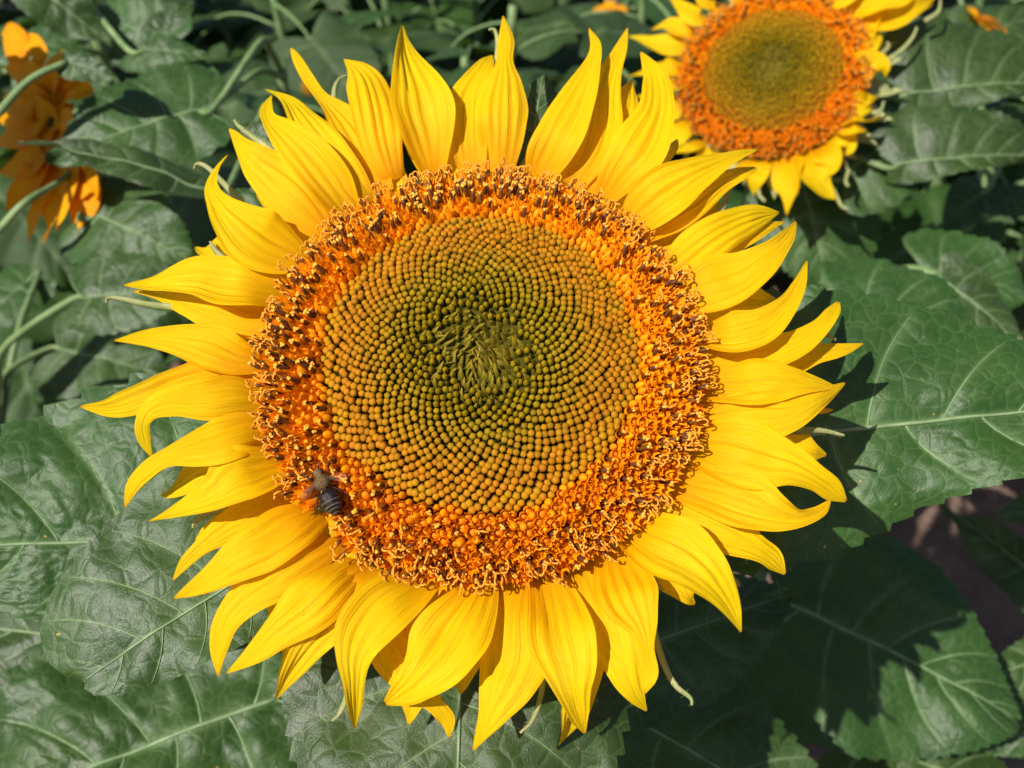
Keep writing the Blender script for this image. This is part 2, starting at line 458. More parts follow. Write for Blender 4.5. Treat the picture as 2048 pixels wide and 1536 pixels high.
def floret_open(kind, r):
    """kind 0: corolla about to open; 1: dark anther tube with pollen tip; 2: withered anthers, curled stigma"""
    mb = MB(); R = 0.00165
    H = {0: 0.0085, 1: 0.0110, 2: 0.0110, 3: 0.0112}[kind] * r.uniform(.92, 1.1)
    if kind == 0:
        mb.lathe([(R * .7, -.005, 0), (R * .85, H * .4, .3), (R * 1.12, H * .70, .6), (R * 1.0, H * .86, .85), (R * .55, H * 1.02, 1), (R * .1, H * 1.14, 1)], 8, 0)
        return mb
    # corolla tube with five pointed, spread lobes
    b = len(mb.v); sides = 10
    prof = [(R * .9, -.005, 0), (R * 1.05, H * .3, .25), (R * 1.22, H * .62, .55), (R * 1.18, H * .80, .75)]
    mb.lathe(prof, sides, 0, cap=False)
    e = b + 3 * sides
    for k in range(5):
        a = 2 * math.pi * (2 * k + 0.5) / 10; sp = r.uniform(1.2, 1.9)
        mb.v.append(Vector((R * sp * math.cos(a), R * sp * math.sin(a), H * r.uniform(.90, 1.04)))); mb.uv.append((0, 1.0))
        tipi = len(mb.v) - 1
        k0 = e + (2 * k) % 10; k1 = e + (2 * k + 1) % 10; k2 = e + (2 * k + 2) % 10; km = e + (2 * k - 1) % 10
        mb.f.append((k0, k1, tipi)); mb.m.append(0)
    if kind == 3:
        mb.lathe([(R * 1.0, H * .62, .3), (R * .55, H * .70, .2), (R * .1, H * .72, .1)], 8, 0); return mb
    lean = Vector((r.uniform(-.25, .25), r.uniform(-.25, .25), 1)).normalized()
    p0 = Vector((0, 0, H * .6))
    al = 0.0031 if kind == 1 else r.uniform(0.0004, 0.0020)
    al *= r.uniform(.85, 1.1)
    ar = R * .50
    n = 5
    mb.ring_tube([p0 + lean * (H * .0 + (al + H * .3) * i / (n - 1)) for i in range(n)], [ar * .9, ar, ar * 1.05, ar * 1.0, ar * .75], 7, 1)
    top = p0 + lean * (al + H * .3)
    if kind == 1:
        for q in range(4):
            c = top + Vector((r.uniform(-1, 1), r.uniform(-1, 1), r.uniform(-.2, 1))) * R * .42
            rr = R * r.uniform(.28, .44)
            mb.ring_tube([c + Vector((0, 0, z * rr)) for z in (-1, -.5, .3, .9)], [rr * .4, rr, rr * .95, rr * .35], 5, 2)
    else:
        # style and two curled stigma branches
        sh = r.uniform(0.0010, 0.0026)
        st = top + lean * sh
        mb.ring_tube([top - lean * .001, st], [R * .22, R * .26], 5, 3, False)
        a0 = r.uniform(0, 6.28)
        for sgn in (0, math.pi + r.uniform(-.6, .6)):
            d = Vector((math.cos(a0 + sgn), math.sin(a0 + sgn), 0)); cr = R * r.uniform(.55, .95); tot = r.uniform(2.4, 4.6)
            pts = []
            for i in range(8):
                an = tot * i / 7
                pts.append(st + d * cr * (1 - math.cos(an)) * .9 + lean * cr * math.sin(an) * 1.15)
            mb.ring_tube(pts, [R * .21] * 6 + [R * .20, R * .13], 5, 3)
        for q in range(2):
            c = top + Vector((r.uniform(-1, 1), r.uniform(-1, 1), r.uniform(-.6, .3))) * R * .6
            rr = R * r.uniform(.25, .36)
            mb.ring_tube([c + Vector((0, 0, z * rr)) for z in (-1, -.5, .3, .9)], [rr * .4, rr, rr * .95, rr * .35], 5, 2)
    return mb

FM = [COROLLA, ANTHER, POLLEN, STIGMA]

class Head:
    def __init__(s, plant, C, n, R, H, roll=0.0):
        s.plant = plant; s.C = C; s.n = n.normalized(); s.R = R; s.H = H
        e1 = (CR - s.n * CR.dot(s.n)).normalized(); e2 = s.n.cross(e1)
        s.M3 = Matrix((e1, e2, s.n)).transposed()
        s.Mi = s.M3.inverted()
        # receptacle: domed face, bowl-shaped green back
        mb = MB(); prof = []
        for k in range(12):
            q = 1 - k / 11.0
            prof.append((R * q if q > 0 else R * .002, s.dome(R * q), 0))
        mb.lathe(prof, 40, 0)
        back = [(R, s.dome(R), 0), (R * 1.02, s.dome(R) - .006, 0), (R * .9, -.022 * R / .09, 0), (R * .6, -.032 * R / .09, 0), (R * .25, -.042 * R / .09, 0), (R * .12, -.06 * R / .09, 0)]
        bb = MB(); bb.lathe(back, 40, 1)
        bb.f = [f[::-1] for f in bb.f]
        mb.add(bb, Matrix.Identity(4))
        s.obj = obj('flower_head', mb.mesh('flower_head', [RECEPT, STEM]), plant)
        M = s.M3.to_4x4(); M.translation = C - plant.location; s.obj.matrix_local = M
    wide = 1.16
    def dome(s, r): return s.H * (1 - (r / s.R) ** 2.4)
    def slope(s, r): return math.atan(2.4 * s.H / s.R * (r / s.R) ** 1.4)
    def loc(s, px, py, h):
        return s.Mi @ (hit(px, py, s.C + s.n * h, s.n) - s.C)
    def scale_px(s): return (s.C - CAMPOS).dot(CF) / F

    def petal(s, pts, mat, layer=0.0, arch=0.010, tip=0.0, roll=None, cup=None, seed=0, base=-0.004, n=36, m=22):
        r = random.Random(seed + 101); k = s.scale_px()
        P4 = catmull(pts, n); V = []; UV = []; Fc = []
        roll = r.uniform(-.32, .32) if roll is None else roll; cup = r.choice((-1, 1, 1)) * r.uniform(.10, .40) if cup is None else cup
        ph = r.uniform(0, 6.28); twist = r.uniform(-.9, .9)
        C = []
        for i, p in enumerate(P4):
            t = i / (n - 1)
            h = base + layer * sm(0, .3, t) + arch * math.sin(math.pi * t ** .8) + tip * t * t
            C.append(s.loc(p[0], p[1], h))
        cre = [(r.uniform(-.45, -.2), r.uniform(.05, .10)), (r.uniform(.1, .45), r.uniform(.05, .10)), (r.uniform(-.8, .8), .07)]
        for i, p in enumerate(P4):
            t = i / (n - 1)
            T = (C[min(i + 1, n - 1)] - C[max(i - 1, 0)]).normalized()
            sd = Vector((0, 0, 1)).cross(T).normalized(); up = T.cross(sd)
            an = roll * sm(0, .5, t) + twist * sm(.45, 1, t)
            ca, sa = math.cos(an), math.sin(an); sd, up = sd * ca + up * sa, up * ca - sd * sa
            hw = max(p[2] * .5 * k * s.wide, .00045) / max(.75, abs(ca))
            for j in range(m + 1):
                v = j / m * 2 - 1
                e = 1 + .06 * noise.noise(Vector((t * 5, ph, 3 + v)))
                z = cup * hw * (v * v - .35) * (1 - .3 * t)
                z += min(.0005, hw * .042) * math.cos(v * math.pi * 5.2 + ph + .8 * math.sin(t * 3)) * sm(0, .15, t)
                for c, wd in cre:
                    z -= min(.0014, hw * .115) * math.exp(-((v - c * (1 - .4 * t)) / wd) ** 2) * sm(.02, .25, t)
                z += hw * .16 * noise.noise(Vector((t * 4.2 + ph, v * 1.1, ph))) + hw * .10 * sm(.4, 1, abs(v)) * math.sin(t * 11 + ph + 2 * v)
                V.append(C[i] + sd * (v * hw * e) + up * z); UV.append((v * .5 + .5, t))
        w = m + 1
        for i in range(n - 1):
            for j in range(m):
                a = i * w + j; Fc.append((a, a + 1, a + 1 + w, a + w))
        return obj('ray_petal', mesh('ray_petal', V, Fc, [mat], None, UV), s.obj)

    def curl_bract(s, pts, h0=-0.006, h1=-0.004, r0=0.0021, r1=0.0007):
        q = [(*p, 0) for p in pts]; P = catmull(q, 16)
        C = [s.loc(p[0], p[1], h0 + (h1 - h0) * i / 15) for i, p in enumerate(P)]
        mb = MB(); mb.ring_tube(C, [r0 + (r1 - r0) * (i / 15) for i in range(16)], 6, flat=.6)
        # fine hairs
        rr = random.Random(len(pts) * 31 + int(pts[0][0]))
        for q in range(34):
            i = rr.randrange(1, 14); c = C[i]; d = Vector((rr.uniform(-1, 1), rr.uniform(-1, 1), rr.uniform(-.3, 1))).normalized()
            mb.ring_tube([c, c + d * rr.uniform(.0016, .003)], [.00012, .00003], 3)
        return obj('bract', mb.mesh('bract', [BRACT]), s.obj)

    def broad_bracts(s, n=26, seed=1):
        r = random.Random(seed)
        for i in range(n):
            a = 2 * math.pi * (i + r.uniform(-.3, .3)) / n; d = Vector((math.cos(a), math.sin(a), 0)); sd = Vector((-d.y, d.x, 0))
            V = []; UV = []; Fc = []; L = s.R * r.uniform(.36, .5); wd = s.R * .13; nn = 10
            for k in range(nn + 1):
                t = k / nn; c = d * (s.R * .93 + L * t) + Vector((0, 0, -.010 - .010 * math.sin(t * 2.2) + r.uniform(-.0005, .0005)))
                hw = wd * interp([(0, .8), (.3, 1), (.6, .62), (.85, .2), (1, .03)], t)
                for j in (-1, -.4, 0, .4, 1):
                    V.append(c + sd * hw * j + Vector((0, 0, .15 * hw * abs(j)))); UV.append((t, j))
            for k in range(nn):
                for j in range(4):
                    q = k * 5 + j; Fc.append((q, q + 5, q + 6, q + 1))
            obj('bract', mesh('bract', V, Fc, [BRACT], None, UV), s.obj)

    def florets(s, N, rb, rc, detail=True, seed=4, each=300, keep=None, green=1.0):
        """N florets on the golden spiral; inside rc chaff, up to rb buds, outside open florets"""
        r = random.Random(seed); k = s.R / 0.092
        GA = math.pi * (3 - math.sqrt(5)); items = []
        for i in range(N):
            q = ((i + .6) / N) ** 0.515; rad = s.R * q * 0.995; a = i * GA
            jr = .0002 * k
            a += r.uniform(-1, 1) * jr / max(rad, .002); rad += r.uniform(-1, 1) * jr
            items.append((q, rad, a))
        buds = []; opens = []; chaffs = []
        for q, rad, a in items:
            if keep and not keep(rad * math.cos(a), rad * math.sin(a)): continue
            w = q + .028 * noise.noise(Vector((math.cos(a) * 2.5, math.sin(a) * 2.5, seed))) + r.uniform(-.012, .012)
            if w > rb: opens.append((w, q, rad, a))
            elif w > rc + r.uniform(-.09, .09): buds.append((w, q, rad, a))
            else: chaffs.append((w, q, rad, a))
        def xf(rad, a, extra, dz=0, spin=0.0, sc=1.0):
            lean = s.slope(min(rad, s.R)) * 1.0 + extra
            d = Vector((math.cos(a), math.sin(a), 0))
            zz = (Vector((0, 0, 1)) * math.cos(lean) + d * math.sin(lean)).normalized()
            yy = zz.cross(d).normalized(); xx = yy.cross(zz)
            M3 = Matrix((xx, yy, zz)).transposed()
            M = M3.to_4x4() @ Matrix.Rotation(spin, 4, 'Z') @ Matrix.Diagonal((sc, sc, sc, 1))
            M.translation = d * rad + Vector((0, 0, s.dome(rad) + dz))
            return M
        # closed buds: the outer, largest ones each an object
        bm = [floret_bud(.0055 * f, .00174) for f in (.92, 1.0, 1.08)] + [floret_bud(.0052 * f, .0018, 1) for f in (.95, 1.05)]
        bmesh_ = [b.mesh('bud_floret', [BUDM]) for b in bm]
        buds.sort(key=lambda t: -t[0])
        stuff = MB()
        for i, (w, q, rad, a) in enumerate(buds):
            sc = k * (.80 + .26 * sm(rc, rb, q)) * r.uniform(.93, 1.06)
            tilt = r.uniform(-.16, .16)
            dz = .0004 * k * r.uniform(-1, 1)
            v = r.randrange(3) if r.random() < sm(rc + .02, rc + .20, q) else 3 + r.randrange(2)
            M = xf(rad, a, tilt, dz, r.uniform(0, 6.28), sc)
            if i < each and detail:
                o = obj('bud_floret', bmesh_[v], s.obj); o.matrix_local = M
            else:
                stuff.add(bm[v], M, uvx=green * (1 - sm(rc + .06, rc + .90 * (rb - rc), w + r.uniform(-.05, .05))))
        # split individuals carry uv.x = k/8 (ring index), so give them the ripe end of the scale
        for me in bmesh_:
            for d in me.uv_layers[0].data: d.uv = (0.0, d.uv[1])
        o = obj('bud_florets', stuff.mesh('bud_florets', [BUDM]), s.obj); o['kind'] = 'stuff'
        # pointed chaff in the middle and between the greener buds
        ch = MB()
        for w, q, rad, a in chaffs:
            for e in range(1 if detail else 1):
                hgt = .0052 * k * r.uniform(.65, 1.3)
                c = chaff_scale(hgt, .0021 * k * r.uniform(.8, 1.25), .0024 * k * r.uniform(.3, 1.6), 0)
                ch.add(c, xf(rad + r.uniform(-.0006, .0006), a + r.uniform(-.05, .05), r.uniform(-.3, .25) - .10, 0, r.uniform(-1.1, 1.1)))
        for w, q, rad, a in buds:
            pr = 1 - sm(rc + .02, rc + .38, q)
            if r.random() < pr * .8:
                c = chaff_scale(.0060 * k * r.uniform(.85, 1.12), .0007 * k, .0012 * k, 0)
                ch.add(c, xf(rad + .0012 * k, a + .0011 / rad, -.05, 0, r.uniform(-.6, .6)))
        o = obj('chaff_scales', ch.mesh('chaff_scales', [CHAFF]), s.obj); o['kind'] = 'stuff'
        # open florets
        var = {c: [floret_open(c, r) for _ in range(4 if c in (0, 3) else 8)] for c in (0, 1, 2, 3)}
        vm = {c: [b.mesh('open_floret', FM) for b in v] for c, v in var.items()}
        opens.sort(key=lambda t: -t[0]); stuff = MB()
        span = 1.0 - rb
        for i, (w, q, rad, a) in enumerate(opens):
            f = (w - rb) / span
            u = r.random()
            if f < .14: c = 0 if u < .50 else (1 if u < .63 else 3)
            elif f < .50: c = 1 if u < .17 * (1.25 + .75 * math.sin(a - .6)) else (3 if u < .78 else (0 if u < .98 else 2))
            else: c = (2 if r.random() < max(sm(.45, .80, f) * .9, .45 - .45 * math.sin(a - .6)) else 1) if u < .30 + .3 * f else 3
            v = r.randrange(len(var[c])); sc = k * r.uniform(.9, 1.1) * (0.92 + .2 * sm(0, .3, f))
            M = xf(rad, a, r.uniform(-.10, .10) + .28 * sm(.35, 1, f), (-.0012 + .0012 * sm(0, .3, f)) * k, r.uniform(0, 6.28), sc)
            if i < each and detail:
                o = obj('open_floret', vm[c][v], s.obj); o.matrix_local = M
            else:
                stuff.add(var[c][v], M)
        o = obj('open_florets', stuff.mesh('open_florets', FM), s.obj); o['kind'] = 'stuff'

# ------------------------------------------------------------------ the big sunflower in front
NRM = (CU * 0.37 - CF * 0.93 + CR * -0.02).normalized()
C0 = at(962, 742, 0.498)
plant0 = thing('sunflower_plant', 'large sunflower in full bloom filling the middle, bee on its lower left rim', 'sunflower', (C0.x + .0, C0.y + .06, 0))
head0 = Head(plant0, C0, NRM, 0.0925, 0.024)
BACK = C0 - NRM * 0.055
stem(plant0, [Vector((plant0.location.x, plant0.location.y, -.02)), Vector((plant0.location.x + .01, plant0.location.y + .01, .3)),
              Vector((plant0.location.x, plant0.location.y + .01, .6)), BACK + Vector((0, .012, -.06)), BACK], 0.016, 0.011)
head0.broad_bracts(30)

# (points x, y, width in pixels), layer height, arch, tip lift
PET = [
 ([(1000,345,50),(1003,270,88),(1003,210,100),(1007,160,70),(1008,122,34),(1011,78,32),(1006,32,3)], 1, .010, .004),
 ([(945,345,50),(937,260,78),(938,195,84),(952,160,60),(973,125,30),(984,110,3)], 0, .008, 0),
 ([(868,345,44),(855,270,95),(843,215,118),(830,165,90),(815,115,50),(806,75,18),(805,50,3)], 1, .012, 0),
 ([(785,360,45),(765,290,78),(750,220,88),(735,165,80),(715,135,45),(688,118,3)], 0, .012, 0),
 ([(768,385,40),(735,315,70),(700,258,80),(665,215,46),(640,190,26),(615,155,24),(595,120,18),(581,96,3)], -1, .008, 0),
 ([(735,410,45),(690,345,68),(645,290,78),(605,235,55),(575,197,30),(530,178,3)], 0, .012, 0),
 ([(700,430,45),(660,370,85),(610,310,85),(570,270,60),(540,240,30),(533,215,25),(543,190,3)], 1, .012, .004),
 ([(660,470,45),(610,410,95),(565,365,100),(515,325,70),(485,295,35),(468,270,15),(458,258,3)], 0, .012, .006),
 ([(622,525,45),(560,500,100),(510,475,112),(465,438,75),(433,400,38),(422,370,26),(435,335,15),(455,310,3)], 1, .012, .004),
 ([(570,592,40),(510,575,90),(455,565,108),(400,556,86),(345,560,60),(300,568,30),(248,570,3)], 1, .010, 0),
 ([(555,650,50),(480,632,66),(420,618,70),(370,605,45),(320,590,20),(267,582,3)], -1, .006, 0),
 ([(525,725,40),(470,715,70),(420,695,84),(370,683,65),(320,677,42),(275,677,24),(229,681,3)], 0, .010, 0),
 ([(515,760,40),(420,752,60),(350,768,54),(300,790,50),(250,808,42),(210,816,25),(161,813,3)], 0, .008, 0),
 ([(530,795,45),(470,790,78),(410,795,75),(350,800,55),(305,815,40),(284,845,27),(288,880,22),(304,914,3)], 1, .010, -.004),
 ([(545,855,45),(490,862,85),(440,876,98),(385,893,70),(335,912,38),(295,938,35),(265,970,28),(250,1014,3)], 1, .012, 0),
 ([(580,925,40),(525,940,85),(475,955,105),(430,985,75),(385,1008,45),(345,1025,26),(297,1043,3)], 1, .012, 0),
 ([(600,985,40),(540,1010,60),(490,1035,62),(440,1065,45),(400,1095,28),(370,1125,20),(346,1160,3)], -1, .006, 0),
 ([(635,1025,50),(585,1050,90),(530,1085,90),(480,1115,75),(430,1150,50),(390,1175,28),(348,1196,3)], 1, .012, 0),
 ([(672,1080,45),(610,1115,70),(550,1150,80),(490,1190,70),(448,1240,55),(432,1295,36),(436,1352,3)], 0, .012, -.004),
 ([(718,1122,45),(665,1165,80),(615,1210,88),(560,1255,65),(510,1300,40),(453,1346,3)], 1, .012, 0),
 ([(752,1132,45),(710,1180,75),(660,1235,75),(615,1290,52),(580,1345,28),(553,1397,3)], 0, .012, 0),
 ([(866,1142,50),(815,1180,80),(765,1215,95),(725,1265,85),(708,1315,55),(707,1365,32),(709,1415,22),(710,1457,3)], 1, .014, 0),
 ([(770,1190,40),(775,1260,70),(792,1310,75),(830,1365,50),(870,1410,28),(893,1440,26),(897,1475,3)], -1, .004, -.006),
 ([(972,1145,40),(945,1205,85),(905,1265,118),(870,1320,105),(830,1365,65),(800,1390,40),(771,1407,8)], 1, .014, .004),
 ([(1042,1155,60),(1030,1230,85),(1027,1300,114),(1012,1360,92),(985,1420,55),(962,1465,25),(946,1500,3)], 0, .012, 0),
 ([(1092,1150,60),(1110,1215,90),(1122,1275,104),(1137,1330,88),(1146,1385,55),(1158,1430,32),(1170,1467,3)], 1, .012, 0),
 ([(1150,1170,40),(1165,1250,70),(1168,1320,65),(1158,1390,45),(1140,1445,35),(1117,1492,3)], -1, .006, 0),
 ([(1165,1130,50),(1190,1200,85),(1215,1260,95),(1240,1315,65),(1258,1365,42),(1277,1400,22),(1293,1422,3)], 0, .010, 0),
 ([(1222,1095,50),(1245,1160,95),(1262,1205,90),(1283,1250,50),(1294,1295,22),(1297,1345,28),(1289,1387,3)], 1, .012, .004),
 ([(1255,1060,60),(1310,1085,95),(1360,1105,105),(1405,1140,85),(1440,1180,55),(1465,1220,30),(1482,1264,3)], 1, .014, 0),
 ([(1300,1025,60),(1370,1040,75),(1430,1060,80),(1480,1080,60),(1520,1100,45),(1548,1120,40),(1570,1148,5)], 0, .008, 0),
 ([(1345,965,60),(1420,980,88),(1490,1000,104),(1550,1025,64),(1600,1035,35),(1635,1025,25),(1660,1000,4)], 1, .012, .004),
 ([(1378,890,60),(1450,900,110),(1520,915,115),(1580,930,75),(1630,955,45),(1665,980,35),(1692,1002,5)], 1, .012, 0),
 ([(1390,845,50),(1460,835,85),(1520,828,94),(1580,822,65),(1630,800,40),(1660,785,24),(1690,766,3)], 0, .012, .004),
 ([(1402,775,50),(1480,770,78),(1540,765,74),(1590,765,50),(1640,770,26),(1680,778,3)], 1, .010, 0),
 ([(1440,740,40),(1520,735,55),(1580,722,55),(1630,708,40),(1680,700,30),(1726,687,3)], -1, .004, 0),
 ([(1400,735,50),(1470,725,75),(1530,710,72),(1590,690,50),(1640,655,35),(1665,625,25),(1677,604,6)], 0, .010, .004),
 ([(1380,670,40),(1430,672,65),(1480,668,80),(1530,650,65),(1575,610,38),(1598,570,24),(1614,522,3)], 1, .012, .006),
 ([(1335,605,50),(1395,585,95),(1450,560,112),(1505,535,85),(1550,500,45),(1577,470,25),(1592,443,3)], 1, .012, .002),
 ([(1310,565,45),(1360,525,70),(1410,485,78),(1460,455,65),(1510,435,45),(1558,425,3)], 0, .012, 0),
 ([(1320,540,40),(1420,500,50),(1490,475,35),(1530,455,25),(1568,444,3)], -1, .006, 0),
 ([(1250,455,45),(1295,415,95),(1340,380,100),(1390,350,65),(1440,325,42),(1485,308,22),(1514,299,3)], 1, .012, .002),
 ([(1280,470,40),(1340,430,70),(1390,400,60),(1440,365,42),(1480,345,38),(1512,335,8)], 0, .010, 0),
 ([(1208,398,40),(1240,345,80),(1280,290,104),(1312,220,68),(1312,160,48),(1295,128,22),(1281,104,3)], 1, .012, .004),
 ([(1145,375,40),(1185,310,65),(1205,250,70),(1210,190,60),(1222,140,42),(1240,100,30),(1255,56,3)], 0, .010, 0),
 ([(1074,360,50),(1100,305,85),(1128,250,92),(1155,195,75),(1178,140,42),(1190,95,22),(1178,57,3)], 1, .012, .002),
 ([(1190,390,40),(1225,300,62),(1245,230,62),(1255,190,40),(1264,160,4)], -1, .006, 0),
]
for i, (pts, ly, arch, tip) in enumerate(PET):
    head0.petal(pts, PETAL, layer=ly * .0045, arch=arch, tip=tip, seed=i)
def project(P):
    v = P - CAMPOS; z = v.dot(CF); return 1024 + v.dot(CR) / z * F, 768 - v.dot(CU) / z * F
rb_ = random.Random(8)
for i in range(24):
    a = 2 * math.pi * (i + rb_.uniform(-.35, .35)) / 24; q = rb_.uniform(1.5, 1.72); a2 = a + rb_.uniform(-.10, .10)
    if 1.2 < a < 1.9: q = 1.5
    pts = [(*project(C0 + head0.M3 @ Vector((math.cos(b) * .0925 * k, math.sin(b) * .0925 * k, 0))), w)
           for k, b, w in ((.92, a, 50), (1 + (q - 1) * .35, a, 84), (1 + (q - 1) * .7, (a + a2) / 2, 70), (1 + (q - 1) * .9, a2, 30), (q, a2, 4))]
    head0.petal(pts, PETAL, layer=-.0065, arch=.006, tip=-.002, seed=700 + i, base=-.006, n=26, m=14)
for pts in [[(668,215),(668,180),(678,158),(695,150)], [(560,315),(500,270),(475,250),(469,240)], [(500,425),(450,370),(415,335),(395,328),(388,338)],
            [(450,520),(430,500),(420,483)], [(370,616),(300,610),(245,598),(217,596),(213,606)], [(455,1012),(410,1030),(390,1045),(386,1056)],
            [(698,1385),(680,1425),(664,1442)], [(1087,1335),(1082,1390),(1065,1440),(1040,1466)], [(988,150),(995,95),(990,62),(977,59)],
            [(1295,1220),(1325,1320),(1350,1370),(1380,1395),(1384,1411)], [(1440,1140),(1470,1162),(1479,1172)], [(1575,862),(1640,861),(1689,871)],
            [(1620,672),(1650,668),(1672,680)], [(1433,435),(1455,395),(1461,372)], [(1300,1120),(1310,1165),(1325,1180)], [(1480,1090),(1490,1105),(1494,1120)]]:
    head0.curl_bract(pts)
def off_bee(x, y):
    p = (Vector((x, y)) - BEE_A) ; d = (BEE_B - BEE_A); t = max(0.18, min(.95, p.dot(d) / d.dot(d)))
    return (p - d * t).length > .0038
BEE_A = head0.loc(632, 938, .020).to_2d(); BEE_B = head0.loc(676, 1030, .018).to_2d()
head0.florets(3100, 0.74, 0.23, keep=off_bee)

BLUNT = [(0, .8), (.12, 1), (.4, 1), (.6, .93), (.78, .72), (.9, .45), (.97, .2), (1, .02)]
BLUNT_A = [(0, 138), (.1, 110), (.3, 82), (.6, 66), (.85, 58), (1, 52)]
LAYERS = [
 # base(px,py,depth)      tip         a    b     wl   wr
 ((1430, 900, .575), (2330, 800), .62, -.12, .36, .30, 1, dict(ns=150, nt=26, ter=.0105, teeth=23, arch=.05, wave=.03, tooth=.06,
     wtr=[(0, .9), (.1, 1), (.2, .88), (.32, .72), (.5, .74), (.68, .70), (.82, .45), (.92, .19), (1, 0)]), 'broad green leaf reaching right past the petals'),
 ((585, 1080, .60), (-330, 1115), .55, .10, .25, .42, 2, dict(ns=150, nt=26, ter=.0180, quilt=.020, arch=.07, tooth=.07), 'broad puckered leaf reaching left out of view'),
 ((650, 1055, .535), (165, 1362), .60, .10, .25, .53, 3, dict(ns=130, nt=24, ter=.0030, quilt=.006, arch=.05, tooth=.02, wave=.02, wtl=BLUNT, wtr=BLUNT, atab=BLUNT_A), 'smooth pointed leaf hanging at lower left'),
 ((930, 1190, .540), (905, 1900), .50, .0, .54, .56, 4, dict(ns=150, nt=26, ter=.0075, quilt=.008, arch=.05, teeth=29, wave=.02, tooth=.06), 'wide heart-shaped leaf below the flower'),
 ((560, 1395, .70), (-150, 1680), .45, .0, .42, .50, 5, dict(ns=140, nt=26, ter=.0200, quilt=.024, bump=.10), 'puckered lower leaf at the bottom left'),
 ((1180, 1390, .74), (1740, 1720), .5, .1, .33, .33, 6, dict(ns=90, quilt=.008), 'shaded leaf at the bottom right of the flower'),
 ((1230, 1310, .72), (1585, 1185), .6, .0, .40, .42, 7, dict(ns=90, teeth=15, quilt=.006), None),
 ((1060, 330, .60), (1085, 150), .8, .0, .42, .42, 8, dict(), None),
 ((640, 360, .62), (480, 250), .9, .0, .40, .40, 9, dict(), None),
 ((600, 470, .64), (430, 390), .9, .0, .40, .40, 10, dict(), None),
 ((420, 1330, .74), (-120, 1240), .4, 0, .30, .30, 11, dict(ns=90), None),
]
for base, tip, a, b, wl, wr, sd, kw, ln in LAYERS:
    add_leaf(plant0, BACK + Vector((0, .01, -.1)), base, tip, a, b, wl, wr, sd, ln, **kw)

